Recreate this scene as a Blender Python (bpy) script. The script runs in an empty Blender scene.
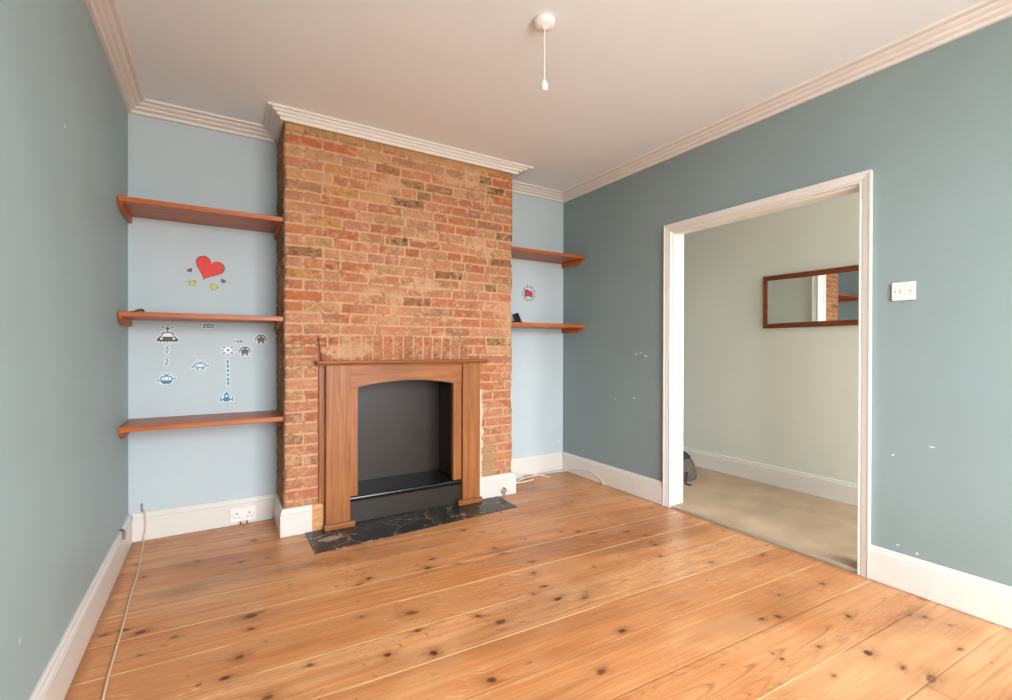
import bpy, bmesh, math, random
import numpy as np
from mathutils import Vector, Matrix

scene = bpy.context.scene
COL = scene.collection
random.seed(7)

# ------------------------------------------------------------------ measures
W = 3.19          # room width (left wall X=0, right wall X=W); back wall at Y=0
D = 0.368         # chimney breast projection
X0, X1 = 0.782, 2.394
CH = 2.553        # ceiling
FRONT = -4.60     # window wall behind the camera
WT = 0.118         # right wall thickness
HX = 4.327        # far wall of hall
OP0, OP1, OPH = -1.233, -2.374, 1.952   # doorway clear opening

# ------------------------------------------------------------------ helpers
def s2l(c):
    return tuple((v/12.92 if v <= .04045 else ((v+.055)/1.055)**2.4) for v in [x/255 for x in c])

def tag(o, label=None, cat=None, group=None, kind=None):
    if label: o['label'] = label
    if cat: o['category'] = cat
    if group: o['group'] = group
    if kind: o['kind'] = kind
    return o

def empty(name, loc, label, cat, group=None):
    o = bpy.data.objects.new(name, None); COL.objects.link(o)
    o.location = loc; o.empty_display_size = .05
    return tag(o, label, cat, group)

def obj(name, bm, mats, parent=None, smooth=False, local=False):
    """bm is in world coordinates; becomes local to its parent"""
    bmesh.ops.recalc_face_normals(bm, faces=bm.faces)
    me = bpy.data.meshes.new(name); bm.to_mesh(me); bm.free()
    if not isinstance(mats, (list, tuple)): mats = [mats]
    for m in mats: me.materials.append(m)
    if smooth:
        for p in me.polygons: p.use_smooth = True
    o = bpy.data.objects.new(name, me); COL.objects.link(o)
    if parent:
        o.parent = parent
        if not local:
            pw = Vector((0,0,0)); q = parent
            while q: pw += q.location; q = q.parent
            me.transform(Matrix.Translation(-pw))
    return o

def struct(name, bm, mats, parent=None, smooth=False):
    return tag(obj(name, bm, mats, parent, smooth), kind='structure')

def box(bm, x0, x1, y0, y1, z0, z1, bevel=0, mi=0, seg=2):
    vs = [bm.verts.new((x, y, z)) for x in (x0, x1) for y in (y0, y1) for z in (z0, z1)]
    idx = [(0,1,3,2),(4,6,7,5),(0,4,5,1),(2,3,7,6),(0,2,6,4),(1,5,7,3)]
    fs = [bm.faces.new([vs[i] for i in f]) for f in idx]
    for f in fs: f.material_index = mi
    if bevel:
        es = list({e for f in fs for e in f.edges})
        r = bmesh.ops.bevel(bm, geom=es, offset=bevel, segments=seg, affect='EDGES', profile=.5)
        for f in r['faces']: f.material_index = mi
    return fs

def prism(bm, poly, axis, a, b, bevel=0, mi=0):
    """poly: 2-D outline; axis 'x','y','z' extrusion from a to b"""
    def P(p, t):
        if axis == 'x': return (t, p[0], p[1])
        if axis == 'y': return (p[0], t, p[1])
        return (p[0], p[1], t)
    A = [bm.verts.new(P(p, a)) for p in poly]; B = [bm.verts.new(P(p, b)) for p in poly]
    n = len(poly); fs = [bm.faces.new(A), bm.faces.new(B[::-1])]
    for i in range(n): fs.append(bm.faces.new((A[i], A[(i+1) % n], B[(i+1) % n], B[i])))
    for f in fs: f.material_index = mi
    if bevel:
        es = list({e for f in fs for e in f.edges})
        bmesh.ops.bevel(bm, geom=es, offset=bevel, segments=2, affect='EDGES', profile=.5)
    return fs

def sweep(bm, path, prof, fn, side=1, mi=0, caps=True):
    """mitred moulding: path 2-D, prof = [(offset, height)], fn(p2, height) -> 3-D"""
    n = len(path); rings = []
    for i in range(n):
        ns = []
        for a, b in ((i-1, i), (i, i+1)):
            if a < 0 or b >= n: continue
            d = Vector(path[b])-Vector(path[a]); d.normalize()
            ns.append(Vector((-d.y, d.x))*side)
        m = ns[0] if len(ns) == 1 else (ns[0]+ns[1])/(1+ns[0].dot(ns[1]))
        rings.append([bm.verts.new(fn(Vector(path[i])+m*o, h)) for o, h in prof])
    k = len(prof)
    for i in range(n-1):
        for j in range(k):
            f = bm.faces.new((rings[i][j], rings[i][(j+1) % k], rings[i+1][(j+1) % k], rings[i+1][j]))
            f.material_index = mi
    if caps:
        bm.faces.new(rings[0]).material_index = mi; bm.faces.new(rings[-1][::-1]).material_index = mi

def smooth_path(pts, sub=8):
    P = [Vector(p) for p in pts]; out = []
    for i in range(len(P)-1):
        a = P[max(i-1, 0)]; b = P[i]; c = P[i+1]; d = P[min(i+2, len(P)-1)]
        for k in range(sub):
            t = k/sub
            out.append(.5*((2*b)+(c-a)*t+(2*a-5*b+4*c-d)*t*t+(3*b-a-3*c+d)*t**3))
    out.append(P[-1]); return out

def tube(bm, pts, r, seg=8, sub=8, mi=0):
    P = smooth_path(pts, sub) if sub else [Vector(p) for p in pts]
    rings = []; n0 = None
    for i, p in enumerate(P):
        t = (P[min(i+1, len(P)-1)]-P[max(i-1, 0)]).normalized()
        if n0 is None:
            n0 = t.cross(Vector((0,0,1)))
            if n0.length < .1: n0 = t.cross(Vector((0,1,0)))
        n0 = (n0-t*n0.dot(t)).normalized(); b = t.cross(n0)
        rr = r(i/(len(P)-1)) if callable(r) else r
        rings.append([bm.verts.new(p+rr*(math.cos(2*math.pi*k/seg)*n0+math.sin(2*math.pi*k/seg)*b)) for k in range(seg)])
    for i in range(len(P)-1):
        for k in range(seg):
            f = bm.faces.new((rings[i][k], rings[i][(k+1) % seg], rings[i+1][(k+1) % seg], rings[i+1][k])); f.material_index = mi; f.smooth = True
    bm.faces.new(rings[0][::-1]).material_index = mi; bm.faces.new(rings[-1]).material_index = mi

def lathe(bm, prof, c, seg=32, axis='z', mi=0):
    """prof = [(radius, height)]"""
    rings = []
    for r, h in prof:
        ring = []
        for k in range(seg):
            a = 2*math.pi*k/seg; u, v = max(r, 1e-5)*math.cos(a), max(r, 1e-5)*math.sin(a)
            if axis == 'z': q = (c[0]+u, c[1]+v, c[2]+h)
            elif axis == 'y': q = (c[0]+u, c[1]+h, c[2]+v)
            else: q = (c[0]+h, c[1]+u, c[2]+v)
            ring.append(bm.verts.new(q))
        rings.append(ring)
    for i in range(len(rings)-1):
        for k in range(seg):
            f = bm.faces.new((rings[i][k], rings[i][(k+1) % seg], rings[i+1][(k+1) % seg], rings[i+1][k])); f.material_index = mi; f.smooth = True
    bm.faces.new(rings[0][::-1]).material_index = mi; bm.faces.new(rings[-1]).material_index = mi

# ------------------------------------------------------------------ numpy noise
def vnoise(x, y, seed=0):
    xi = np.floor(x).astype(np.int64); yi = np.floor(y).astype(np.int64)
    fx = x-xi; fy = y-yi; fx = fx*fx*(3-2*fx); fy = fy*fy*(3-2*fy)
    def h(a, b):
        n = (a*374761393+b*668265263+seed*974634777) & 0x7fffffff
        n = ((n ^ (n >> 13))*1274126177) & 0x7fffffff
        return ((n ^ (n >> 16)) & 0xffff)/65535.0
    return (h(xi, yi)*(1-fx)+h(xi+1, yi)*fx)*(1-fy)+(h(xi, yi+1)*(1-fx)+h(xi+1, yi+1)*fx)*fy
def fbm(x, y, o=4, seed=0):
    s = 0; a = .5; t = 0
    for k in range(o):
        s = s+a*vnoise(x*2**k, y*2**k, seed+k*17); t += a; a *= .5
    return s/t
def sstep(a, b, x):
    t = np.clip((x-a)/(b-a), 0, 1); return t*t*(3-2*t)
def mixc(a, b, m):
    return a*(1-m[..., None])+b*m[..., None]

def grid_object(name, blocks, mat, smooth=True):
    """blocks: list of (verts[nu,nv,3], cols[nu,nv,3], keep[nu-1,nv-1])"""
    V = []; Cc = []; F = []; off = 0
    for v, c, keep in blocks:
        nu, nv = v.shape[:2]
        I = np.arange(nu*nv).reshape(nu, nv)+off
        f = np.stack([I[:-1, :-1], I[1:, :-1], I[1:, 1:], I[:-1, 1:]], -1)
        F.append(f[keep]); V.append(v.reshape(-1, 3)); Cc.append(c.reshape(-1, 3)); off += nu*nv
    V = np.concatenate(V); Cc = np.concatenate(Cc); F = np.concatenate(F)
    me = bpy.data.meshes.new(name)
    me.vertices.add(len(V)); me.vertices.foreach_set('co', V.astype(np.float32).ravel())
    me.loops.add(len(F)*4); me.loops.foreach_set('vertex_index', F.astype(np.int32).ravel())
    me.polygons.add(len(F)); me.polygons.foreach_set('loop_start', (np.arange(len(F))*4).astype(np.int32))
    me.polygons.foreach_set('loop_total', np.full(len(F), 4, np.int32))
    me.polygons.foreach_set('use_smooth', np.full(len(F), smooth, bool))
    at = me.attributes.new('Col', 'FLOAT_COLOR', 'POINT')
    at.data.foreach_set('color', np.concatenate([Cc, np.ones((len(Cc), 1))], 1).astype(np.float32).ravel())
    me.update(calc_edges=True); me.validate()
    me.materials.append(mat)
    o = bpy.data.objects.new(name, me); COL.objects.link(o)
    return o

# ------------------------------------------------------------------ materials
def new_mat(name):
    m = bpy.data.materials.new(name); m.use_nodes = True
    nt = m.node_tree; b = nt.nodes['Principled BSDF']
    return m, nt, b
def N(nt, t, **kw):
    n = nt.nodes.new(t)
    for k, v in kw.items():
        if k in n.inputs: n.inputs[k].default_value = v
        else: setattr(n, k, v)
    return n
def objcoord(nt):
    return N(nt, 'ShaderNodeNewGeometry').outputs['Position']
def ramp(nt, src, a, b, ca, cb):
    r = N(nt, 'ShaderNodeValToRGB'); e = r.color_ramp.elements
    e[0].position = a; e[0].color = (*ca, 1); e[1].position = b; e[1].color = (*cb, 1)
    nt.links.new(src, r.inputs[0]); return r.outputs[0]

def paint(name, rgb, rough=.55, var=.04, bump=.15, scale=3, spec=.3, scuffs=(), scuff_rgb=(215, 222, 222)):
    """flat wall / gloss paint with faint roller mottle; scuffs = [(x,y,z,rx,ry,rz)]"""
    m, nt, b = new_mat(name); L = nt.links
    c = s2l(rgb); p = objcoord(nt)
    n = N(nt, 'ShaderNodeTexNoise', Scale=scale, Detail=4.0); L.new(p, n.inputs['Vector'])
    col = ramp(nt, n.outputs['Fac'], .3, .7, tuple(v*(1-var) for v in c), tuple(min(1, v*(1+var)) for v in c))
    if scuffs:
        n3 = N(nt, 'ShaderNodeTexNoise', Scale=160.0, Detail=2.0); L.new(p, n3.inputs['Vector'])
        acc = None
        for (x, y, z, rx, ry, rz) in scuffs:
            s = N(nt, 'ShaderNodeVectorMath', operation='SUBTRACT'); L.new(p, s.inputs[0]); s.inputs[1].default_value = (x, y, z)
            d = N(nt, 'ShaderNodeVectorMath', operation='DIVIDE'); L.new(s.outputs[0], d.inputs[0]); d.inputs[1].default_value = (rx, ry, rz)
            l = N(nt, 'ShaderNodeVectorMath', operation='LENGTH'); L.new(d.outputs[0], l.inputs[0])
            if acc is None: acc = l.outputs['Value']
            else:
                mn = N(nt, 'ShaderNodeMath', operation='MINIMUM'); L.new(acc, mn.inputs[0]); L.new(l.outputs['Value'], mn.inputs[1]); acc = mn.outputs[0]
        ad = N(nt, 'ShaderNodeMath', operation='ADD'); L.new(acc, ad.inputs[0]); L.new(n3.outputs['Fac'], ad.inputs[1])
        f = ramp(nt, ad.outputs[0], .0, 1.0, (1,)*3, (0,)*3)
        mr = N(nt, 'ShaderNodeMapRange'); mr.inputs[1].default_value = 1.15; mr.inputs[2].default_value = 1.45; mr.inputs[3].default_value = .8; mr.inputs[4].default_value = 0.
        L.new(ad.outputs[0], mr.inputs[0])
        mx = N(nt, 'ShaderNodeMix', data_type='RGBA'); L.new(mr.outputs[0], mx.inputs[0]); L.new(col, mx.inputs[6]); mx.inputs[7].default_value = (*s2l(scuff_rgb), 1)
        col = mx.outputs[2]
    L.new(col, b.inputs['Base Color'])
    b.inputs['Roughness'].default_value = rough; b.inputs['Specular IOR Level'].default_value = spec
    if bump:
        n2 = N(nt, 'ShaderNodeTexNoise', Scale=55.0, Detail=5.0); L.new(p, n2.inputs['Vector'])
        bp = N(nt, 'ShaderNodeBump', Strength=bump, Distance=.004); L.new(n2.outputs['Fac'], bp.inputs['Height']); L.new(bp.outputs[0], b.inputs['Normal'])
    return m

def plain(name, rgb, rough=.5, metal=0., spec=.5):
    m, nt, b = new_mat(name)
    n = N(nt, 'ShaderNodeTexNoise', Scale=40.0); c = s2l(rgb)
    col = ramp(nt, n.outputs['Fac'], .3, .7, tuple(v*.95 for v in c), tuple(min(1, v*1.05) for v in c))
    nt.links.new(objcoord(nt), n.inputs['Vector'])
    nt.links.new(col, b.inputs['Base Color'])
    b.inputs['Roughness'].default_value = rough; b.inputs['Metallic'].default_value = metal; b.inputs['Specular IOR Level'].default_value = spec
    return m

def wood(name, light, dark, stretch, rough=.42, scale=1.0, spec=.4):
    """stretch: vector scaling, small along the grain"""
    m, nt, b = new_mat(name); L = nt.links
    p = objcoord(nt)
    mp = N(nt, 'ShaderNodeMapping'); L.new(p, mp.inputs['Vector']); mp.inputs['Scale'].default_value = stretch
    n = N(nt, 'ShaderNodeTexNoise', Scale=scale, Detail=6.0, Roughness=.6, Distortion=.6); L.new(mp.outputs[0], n.inputs['Vector'])
    col = ramp(nt, n.outputs['Fac'], .32, .68, s2l(dark), s2l(light))
    n2 = N(nt, 'ShaderNodeTexNoise', Scale=3.0, Detail=3.0); L.new(p, n2.inputs['Vector'])
    mx = N(nt, 'ShaderNodeMix', data_type='RGBA', blend_type='MULTIPLY'); mx.inputs[0].default_value = .5
    c2 = ramp(nt, n2.outputs['Fac'], .3, .7, (.72, .68, .64), (1, 1, 1))
    L.new(col, mx.inputs[6]); L.new(c2, mx.inputs[7])
    L.new(mx.outputs[2], b.inputs['Base Color'])
    b.inputs['Roughness'].default_value = rough; b.inputs['Specular IOR Level'].default_value = spec
    bp = N(nt, 'ShaderNodeBump', Strength=.08, Distance=.002); L.new(n.outputs['Fac'], bp.inputs['Height']); L.new(bp.outputs[0], b.inputs['Normal'])
    return m

def attr_mat(name, rough=.5, spec=.3, fine=300.0, bump=.2, var=.1, rrange=None):
    m, nt, b = new_mat(name); L = nt.links
    a = N(nt, 'ShaderNodeAttribute', attribute_name='Col')
    p = objcoord(nt)
    n = N(nt, 'ShaderNodeTexNoise', Scale=fine, Detail=3.0); L.new(p, n.inputs['Vector'])
    c2 = ramp(nt, n.outputs['Fac'], .3, .7, (1-var,)*3, (1+var,)*3)
    mx = N(nt, 'ShaderNodeMix', data_type='RGBA', blend_type='MULTIPLY'); mx.inputs[0].default_value = 1
    L.new(a.outputs['Color'], mx.inputs[6]); L.new(c2, mx.inputs[7]); L.new(mx.outputs[2], b.inputs['Base Color'])
    b.inputs['Roughness'].default_value = rough; b.inputs['Specular IOR Level'].default_value = spec
    if rrange:
        n2 = N(nt, 'ShaderNodeTexNoise', Scale=4.0, Detail=5.0); L.new(p, n2.inputs['Vector'])
        mr = N(nt, 'ShaderNodeMapRange'); mr.inputs[3].default_value, mr.inputs[4].default_value = rrange; mr.inputs[1].default_value = .3; mr.inputs[2].default_value = .7
        L.new(n2.outputs['Fac'], mr.inputs[0]); L.new(mr.outputs[0], b.inputs['Roughness'])
    if bump:
        bp = N(nt, 'ShaderNodeBump', Strength=bump, Distance=.002); L.new(n.outputs['Fac'], bp.inputs['Height']); L.new(bp.outputs[0], b.inputs['Normal'])
    return m

M = {}
WALL_BLUE = (132, 148, 149)
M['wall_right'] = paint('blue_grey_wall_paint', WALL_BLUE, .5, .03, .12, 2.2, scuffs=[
    (W, -.898, 1.085, .02, .022, .006), (W, -.948, 1.094, .02, .014, .005), (W, -.997, 1.072, .02, .018, .008), (W, -.879, .744, .02, .02, .006),
    (W, -.675, .717, .02, .012, .005), (W, -2.538, .2, .02, .009, .004), (W, -2.61, .185, .02, .006, .007), (W, -2.66, .687, .02, .012, .004),
    (W, -2.517, .623, .02, .008, .004)])
M['wall_left'] = paint('blue_grey_wall_paint_lit', (151, 172, 175), .5, .03, .12, 2.2, scuffs=[(0, -1.313, 1.88, .02, .010, .009), (0, -1.75, .36, .02, .006, .010)])  # lighter copy of the wall blue-grey; left wall's stronger light put into the colour
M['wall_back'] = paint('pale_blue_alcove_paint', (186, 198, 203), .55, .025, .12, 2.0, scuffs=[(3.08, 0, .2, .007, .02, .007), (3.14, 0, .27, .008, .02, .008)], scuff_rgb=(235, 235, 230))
M['hall'] = paint('sage_hall_wall_paint', (212, 213, 205), .6, .03, .15, 1.5)
M['ceiling'] = paint('warm_white_ceiling_paint', (233, 235, 237), .7, .015, .12, 1.2)
M['gloss'] = paint('white_gloss_woodwork', (218, 213, 207), .32, .015, .06, 5, .5)
M['cornice'] = paint('white_plaster_cornice', (224, 215, 209), .6, .02, .15, 8)
M['bare'] = wood('bare_skirting_wood', (222, 166, 116), (190, 130, 84), (14, 40, 50))
M['shelf'] = wood('orange_stained_shelf_wood', (194, 108, 50), (160, 77, 30), (2.5, 40, 60), .38)
M['pine_v'] = wood('waxed_pine_upright', (172, 110, 60), (136, 78, 38), (38, 38, 2.2), .45)
M['pine_h'] = wood('waxed_pine_rail', (172, 108, 58), (132, 74, 36), (2.2, 38, 38), .45)
M['mirror_wood'] = wood('dark_mirror_frame_wood', (128, 66, 26), (98, 46, 18), (20, 6, 40), .35)
M['black'] = paint('black_stove_paint', (42, 32, 26), .42, .12, .1, 9, .5)
M['black_gloss'] = paint('black_gloss_paint', (28, 25, 24), .24, .1, .04, 9, .5)
M['white_plastic'] = plain('white_plastic', (238, 234, 228), .3)
M['cream_plastic'] = plain('cream_plastic', (232, 226, 214), .35)
M['black_plastic'] = plain('black_plastic', (24, 25, 26), .4)
M['dark_hole'] = plain('dark_slot', (30, 26, 24), .7)
M['chrome'] = plain('dull_metal', (176, 176, 178), .3, .9)
M['bronze'] = plain('dark_bronze_metal', (96, 72, 42), .4, .7)
M['cable_beige'] = plain('beige_cable', (206, 186, 158), .5)
M['cable_white'] = plain('white_cable', (226, 220, 208), .45)
M['cable_grey'] = plain('grey_cable', (128, 124, 116), .5)
M['bag'] = plain('grey_bag_cloth', (80, 72, 66), .85)
M['bag_dark'] = plain('black_bag_strap', (28, 26, 26), .8)
M['threshold'] = plain('threshold_strip_metal', (186, 182, 172), .35, .6)
M['st_white'] = plain('white_sticker_vinyl', (232, 238, 240), .5)
M['st_back'] = plain('sticker_backing_vinyl', (212, 221, 224), .5)
M['st_grey'] = plain('charcoal_sticker_vinyl', (76, 76, 78), .5)
M['st_blue'] = plain('blue_sticker_vinyl', (44, 122, 162), .5)
M['st_red'] = plain('red_sticker_vinyl', (222, 38, 12), .5)
M['st_maroon'] = plain('dark_red_sticker_vinyl', (140, 34, 34), .5)
M['st_yellow'] = plain('yellow_sticker_vinyl', (206, 200, 46), .5)
M['st_black'] = plain('black_sticker_vinyl', (22, 22, 22), .5)
M['brick'] = attr_mat('weathered_brickwork', .9, .15, 260.0, .35, .14)
M['floor'] = attr_mat('waxed_pine_boards', .34, .4, 240.0, .05, .05, (.26, .44))

def mirror_mat():
    m, nt, b = new_mat('mirror_glass'); b.inputs['Metallic'].default_value = 1; b.inputs['Base Color'].default_value = (.86, .89, .88, 1); b.inputs['Roughness'].default_value = .02
    return m
M['mirror'] = mirror_mat()

def glass_mat():
    m, nt, b = new_mat('window_glass'); nt.nodes.remove(b)
    t = N(nt, 'ShaderNodeBsdfTransparent'); g = N(nt, 'ShaderNodeBsdfGlossy'); g.inputs['Roughness'].default_value = .02
    mx = N(nt, 'ShaderNodeMixShader'); mx.inputs[0].default_value = .06
    nt.links.new(t.outputs[0], mx.inputs[1]); nt.links.new(g.outputs[0], mx.inputs[2])
    nt.links.new(mx.outputs[0], nt.nodes['Material Output'].inputs['Surface']); return m
M['glass'] = glass_mat()

def carpet_mat():
    m, nt, b = new_mat('beige_hall_carpet'); L = nt.links; p = objcoord(nt)
    n = N(nt, 'ShaderNodeTexNoise', Scale=420.0, Detail=3.0); L.new(p, n.inputs['Vector'])
    n1 = N(nt, 'ShaderNodeTexNoise', Scale=4.0, Detail=4.0); L.new(p, n1.inputs['Vector'])
    ad = N(nt, 'ShaderNodeMath', operation='ADD'); L.new(n.outputs['Fac'], ad.inputs[0]); L.new(n1.outputs['Fac'], ad.inputs[1])
    hf = N(nt, 'ShaderNodeMath', operation='MULTIPLY'); L.new(ad.outputs[0], hf.inputs[0]); hf.inputs[1].default_value = .5
    L.new(ramp(nt, hf.outputs[0], .35, .65, s2l((158, 136, 112)), s2l((186, 163, 138))), b.inputs['Base Color'])
    b.inputs['Roughness'].default_value = .95; b.inputs['Specular IOR Level'].default_value = .1
    bp = N(nt, 'ShaderNodeBump', Strength=.5, Distance=.004); L.new(n.outputs['Fac'], bp.inputs['Height']); L.new(bp.outputs[0], b.inputs['Normal'])
    return m
M['carpet'] = carpet_mat()

def slate_mat():
    m, nt, b = new_mat('black_slate_hearth'); L = nt.links; p = objcoord(nt)
    n = N(nt, 'ShaderNodeTexNoise', Scale=7.0, Detail=9.0, Roughness=.72); L.new(p, n.inputs['Vector'])
    base = ramp(nt, n.outputs['Fac'], .3, .75, s2l((24, 22, 22)), s2l((62, 58, 56)))
    # pale scratches and cracks
    v = N(nt, 'ShaderNodeTexVoronoi', feature='DISTANCE_TO_EDGE', Scale=4.2); 
    nd = N(nt, 'ShaderNodeTexNoise', Scale=9.0, Detail=5.0); L.new(p, nd.inputs['Vector'])
    va = N(nt, 'ShaderNodeVectorMath', operation='MULTIPLY_ADD'); L.new(nd.outputs['Color'], va.inputs[0]); va.inputs[1].default_value = (.16, .16, .16); L.new(p, va.inputs[2])
    L.new(va.outputs[0], v.inputs['Vector'])
    crack = ramp(nt, v.outputs['Distance'], .004, .014, (1,)*3, (0,)*3)
    n2 = N(nt, 'ShaderNodeTexNoise', Scale=26.0, Detail=6.0, Roughness=.7); L.new(p, n2.inputs['Vector'])
    spk = ramp(nt, n2.outputs['Fac'], .59, .67, (0,)*3, (1,)*3)
    n4 = N(nt, 'ShaderNodeTexNoise', Scale=5.0, Detail=2.0); L.new(p, n4.inputs['Vector'])
    gate = ramp(nt, n4.outputs['Fac'], .36, .52, (0,)*3, (1,)*3)
    mul = N(nt, 'ShaderNodeMath', operation='MULTIPLY'); L.new(crack, mul.inputs[0]); L.new(gate, mul.inputs[1])
    mx0 = N(nt, 'ShaderNodeMath', operation='MAXIMUM'); L.new(mul.outputs[0], mx0.inputs[0])
    sp2 = N(nt, 'ShaderNodeMath', operation='MULTIPLY'); L.new(spk, sp2.inputs[0]); sp2.inputs[1].default_value = .85; L.new(sp2.outputs[0], mx0.inputs[1])
    # plaster smear at the left end
    s = N(nt, 'ShaderNodeVectorMath', operation='SUBTRACT'); L.new(p, s.inputs[0]); s.inputs[1].default_value = (1.005, -.575, 0)
    d = N(nt, 'ShaderNodeVectorMath', operation='DIVIDE'); L.new(s.outputs[0], d.inputs[0]); d.inputs[1].default_value = (.075, .055, 1)
    l = N(nt, 'ShaderNodeVectorMath', operation='LENGTH'); L.new(d.outputs[0], l.inputs[0])
    ad = N(nt, 'ShaderNodeMath', operation='ADD'); L.new(l.outputs['Value'], ad.inputs[0]); n5 = N(nt, 'ShaderNodeTexNoise', Scale=14.0, Detail=4.0); L.new(p, n5.inputs['Vector']); L.new(ramp(nt, n5.outputs['Fac'], .3, .7, (0,)*3, (1,)*3), ad.inputs[1])
    mr = N(nt, 'ShaderNodeMapRange'); mr.inputs[1].default_value = 1.2; mr.inputs[2].default_value = 1.4; mr.inputs[3].default_value = .85; mr.inputs[4].default_value = 0; L.new(ad.outputs[0], mr.inputs[0])
    mx1 = N(nt, 'ShaderNodeMath', operation='MAXIMUM'); L.new(mx0.outputs[0], mx1.inputs[0]); L.new(mr.outputs[0], mx1.inputs[1])
    mx = N(nt, 'ShaderNodeMix', data_type='RGBA'); L.new(mx1.outputs[0], mx.inputs[0]); L.new(base, mx.inputs[6]); mx.inputs[7].default_value = (*s2l((168, 156, 146)), 1)
    L.new(mx.outputs[2], b.inputs['Base Color']); b.inputs['Roughness'].default_value = .38
    bp = N(nt, 'ShaderNodeBump', Strength=.25, Distance=.004); L.new(n.outputs['Fac'], bp.inputs['Height']); L.new(bp.outputs[0], b.inputs['Normal'])
    return m
M['slate'] = slate_mat()

# ------------------------------------------------------------------ floor boards
KNOTS = [(0.56,-1.22,3),(0.51,-1.496,2),(0.462,-1.595,2),(0.555,-1.324,1.4),(0.295,-1.226,1.6),(0.182,-1.12,2.2),(0.127,-1.071,1.5),(1.023,-0.89,1.6),(1.074,-1.15,1.6),(0.975,-1.766,2),(0.721,-1.675,1.5),(0.546,-0.628,1.6),(0.623,-0.343,1.6),(0.198,-1.293,1),(0.385,-1.587,1),(0.953,-1.468,1),(1.358,-1.2,2.4),(1.418,-1.116,1.6),(1.743,-0.845,1.6),(1.776,-1.248,1.8),(1.855,-1.423,1.8),(1.795,-1.528,1.5),(1.747,-1.785,2.4),(1.764,-1.66,2),(1.437,-1.804,2.2),(1.376,-1.716,1.8),(1.122,-1.684,2),(1.146,-1.55,2.6),(1.237,-2.078,2),(1.581,-2.242,2),(2.333,-1.231,1.8),(2.592,-1.387,2.2),(2.639,-1.488,1.6),(2.665,-1.915,2),(2.582,-1.613,1.6),(2.492,-1.726,1.4),(1.818,-2.108,1.8),(1.124,-1.844,2.2),(1.862,-1.835,1.8),(1.679,-1.693,1.3),(2.396,-1.296,1.3),(2.499,-2.682,2.5),(2.522,-2.856,2.6),(2.509,-2.783,1.5),(2.712,-2.529,1.7),(2.192,-2.533,1.2),(2.388,-2.566,1),(2.981,-2.702,1.8),(2.999,-2.779,1.4),(2.824,-2.852,1.2),(2.918,-2.339,1.5),(2.634,-2.284,1.3),(2.379,-2.352,1.5),(2.254,-2.675,1)]
FA = math.atan(-.055)       # the boards run slightly out of square with the chimney wall
PITCH = .2245; V0 = -.471   # joint positions across the boards

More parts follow.
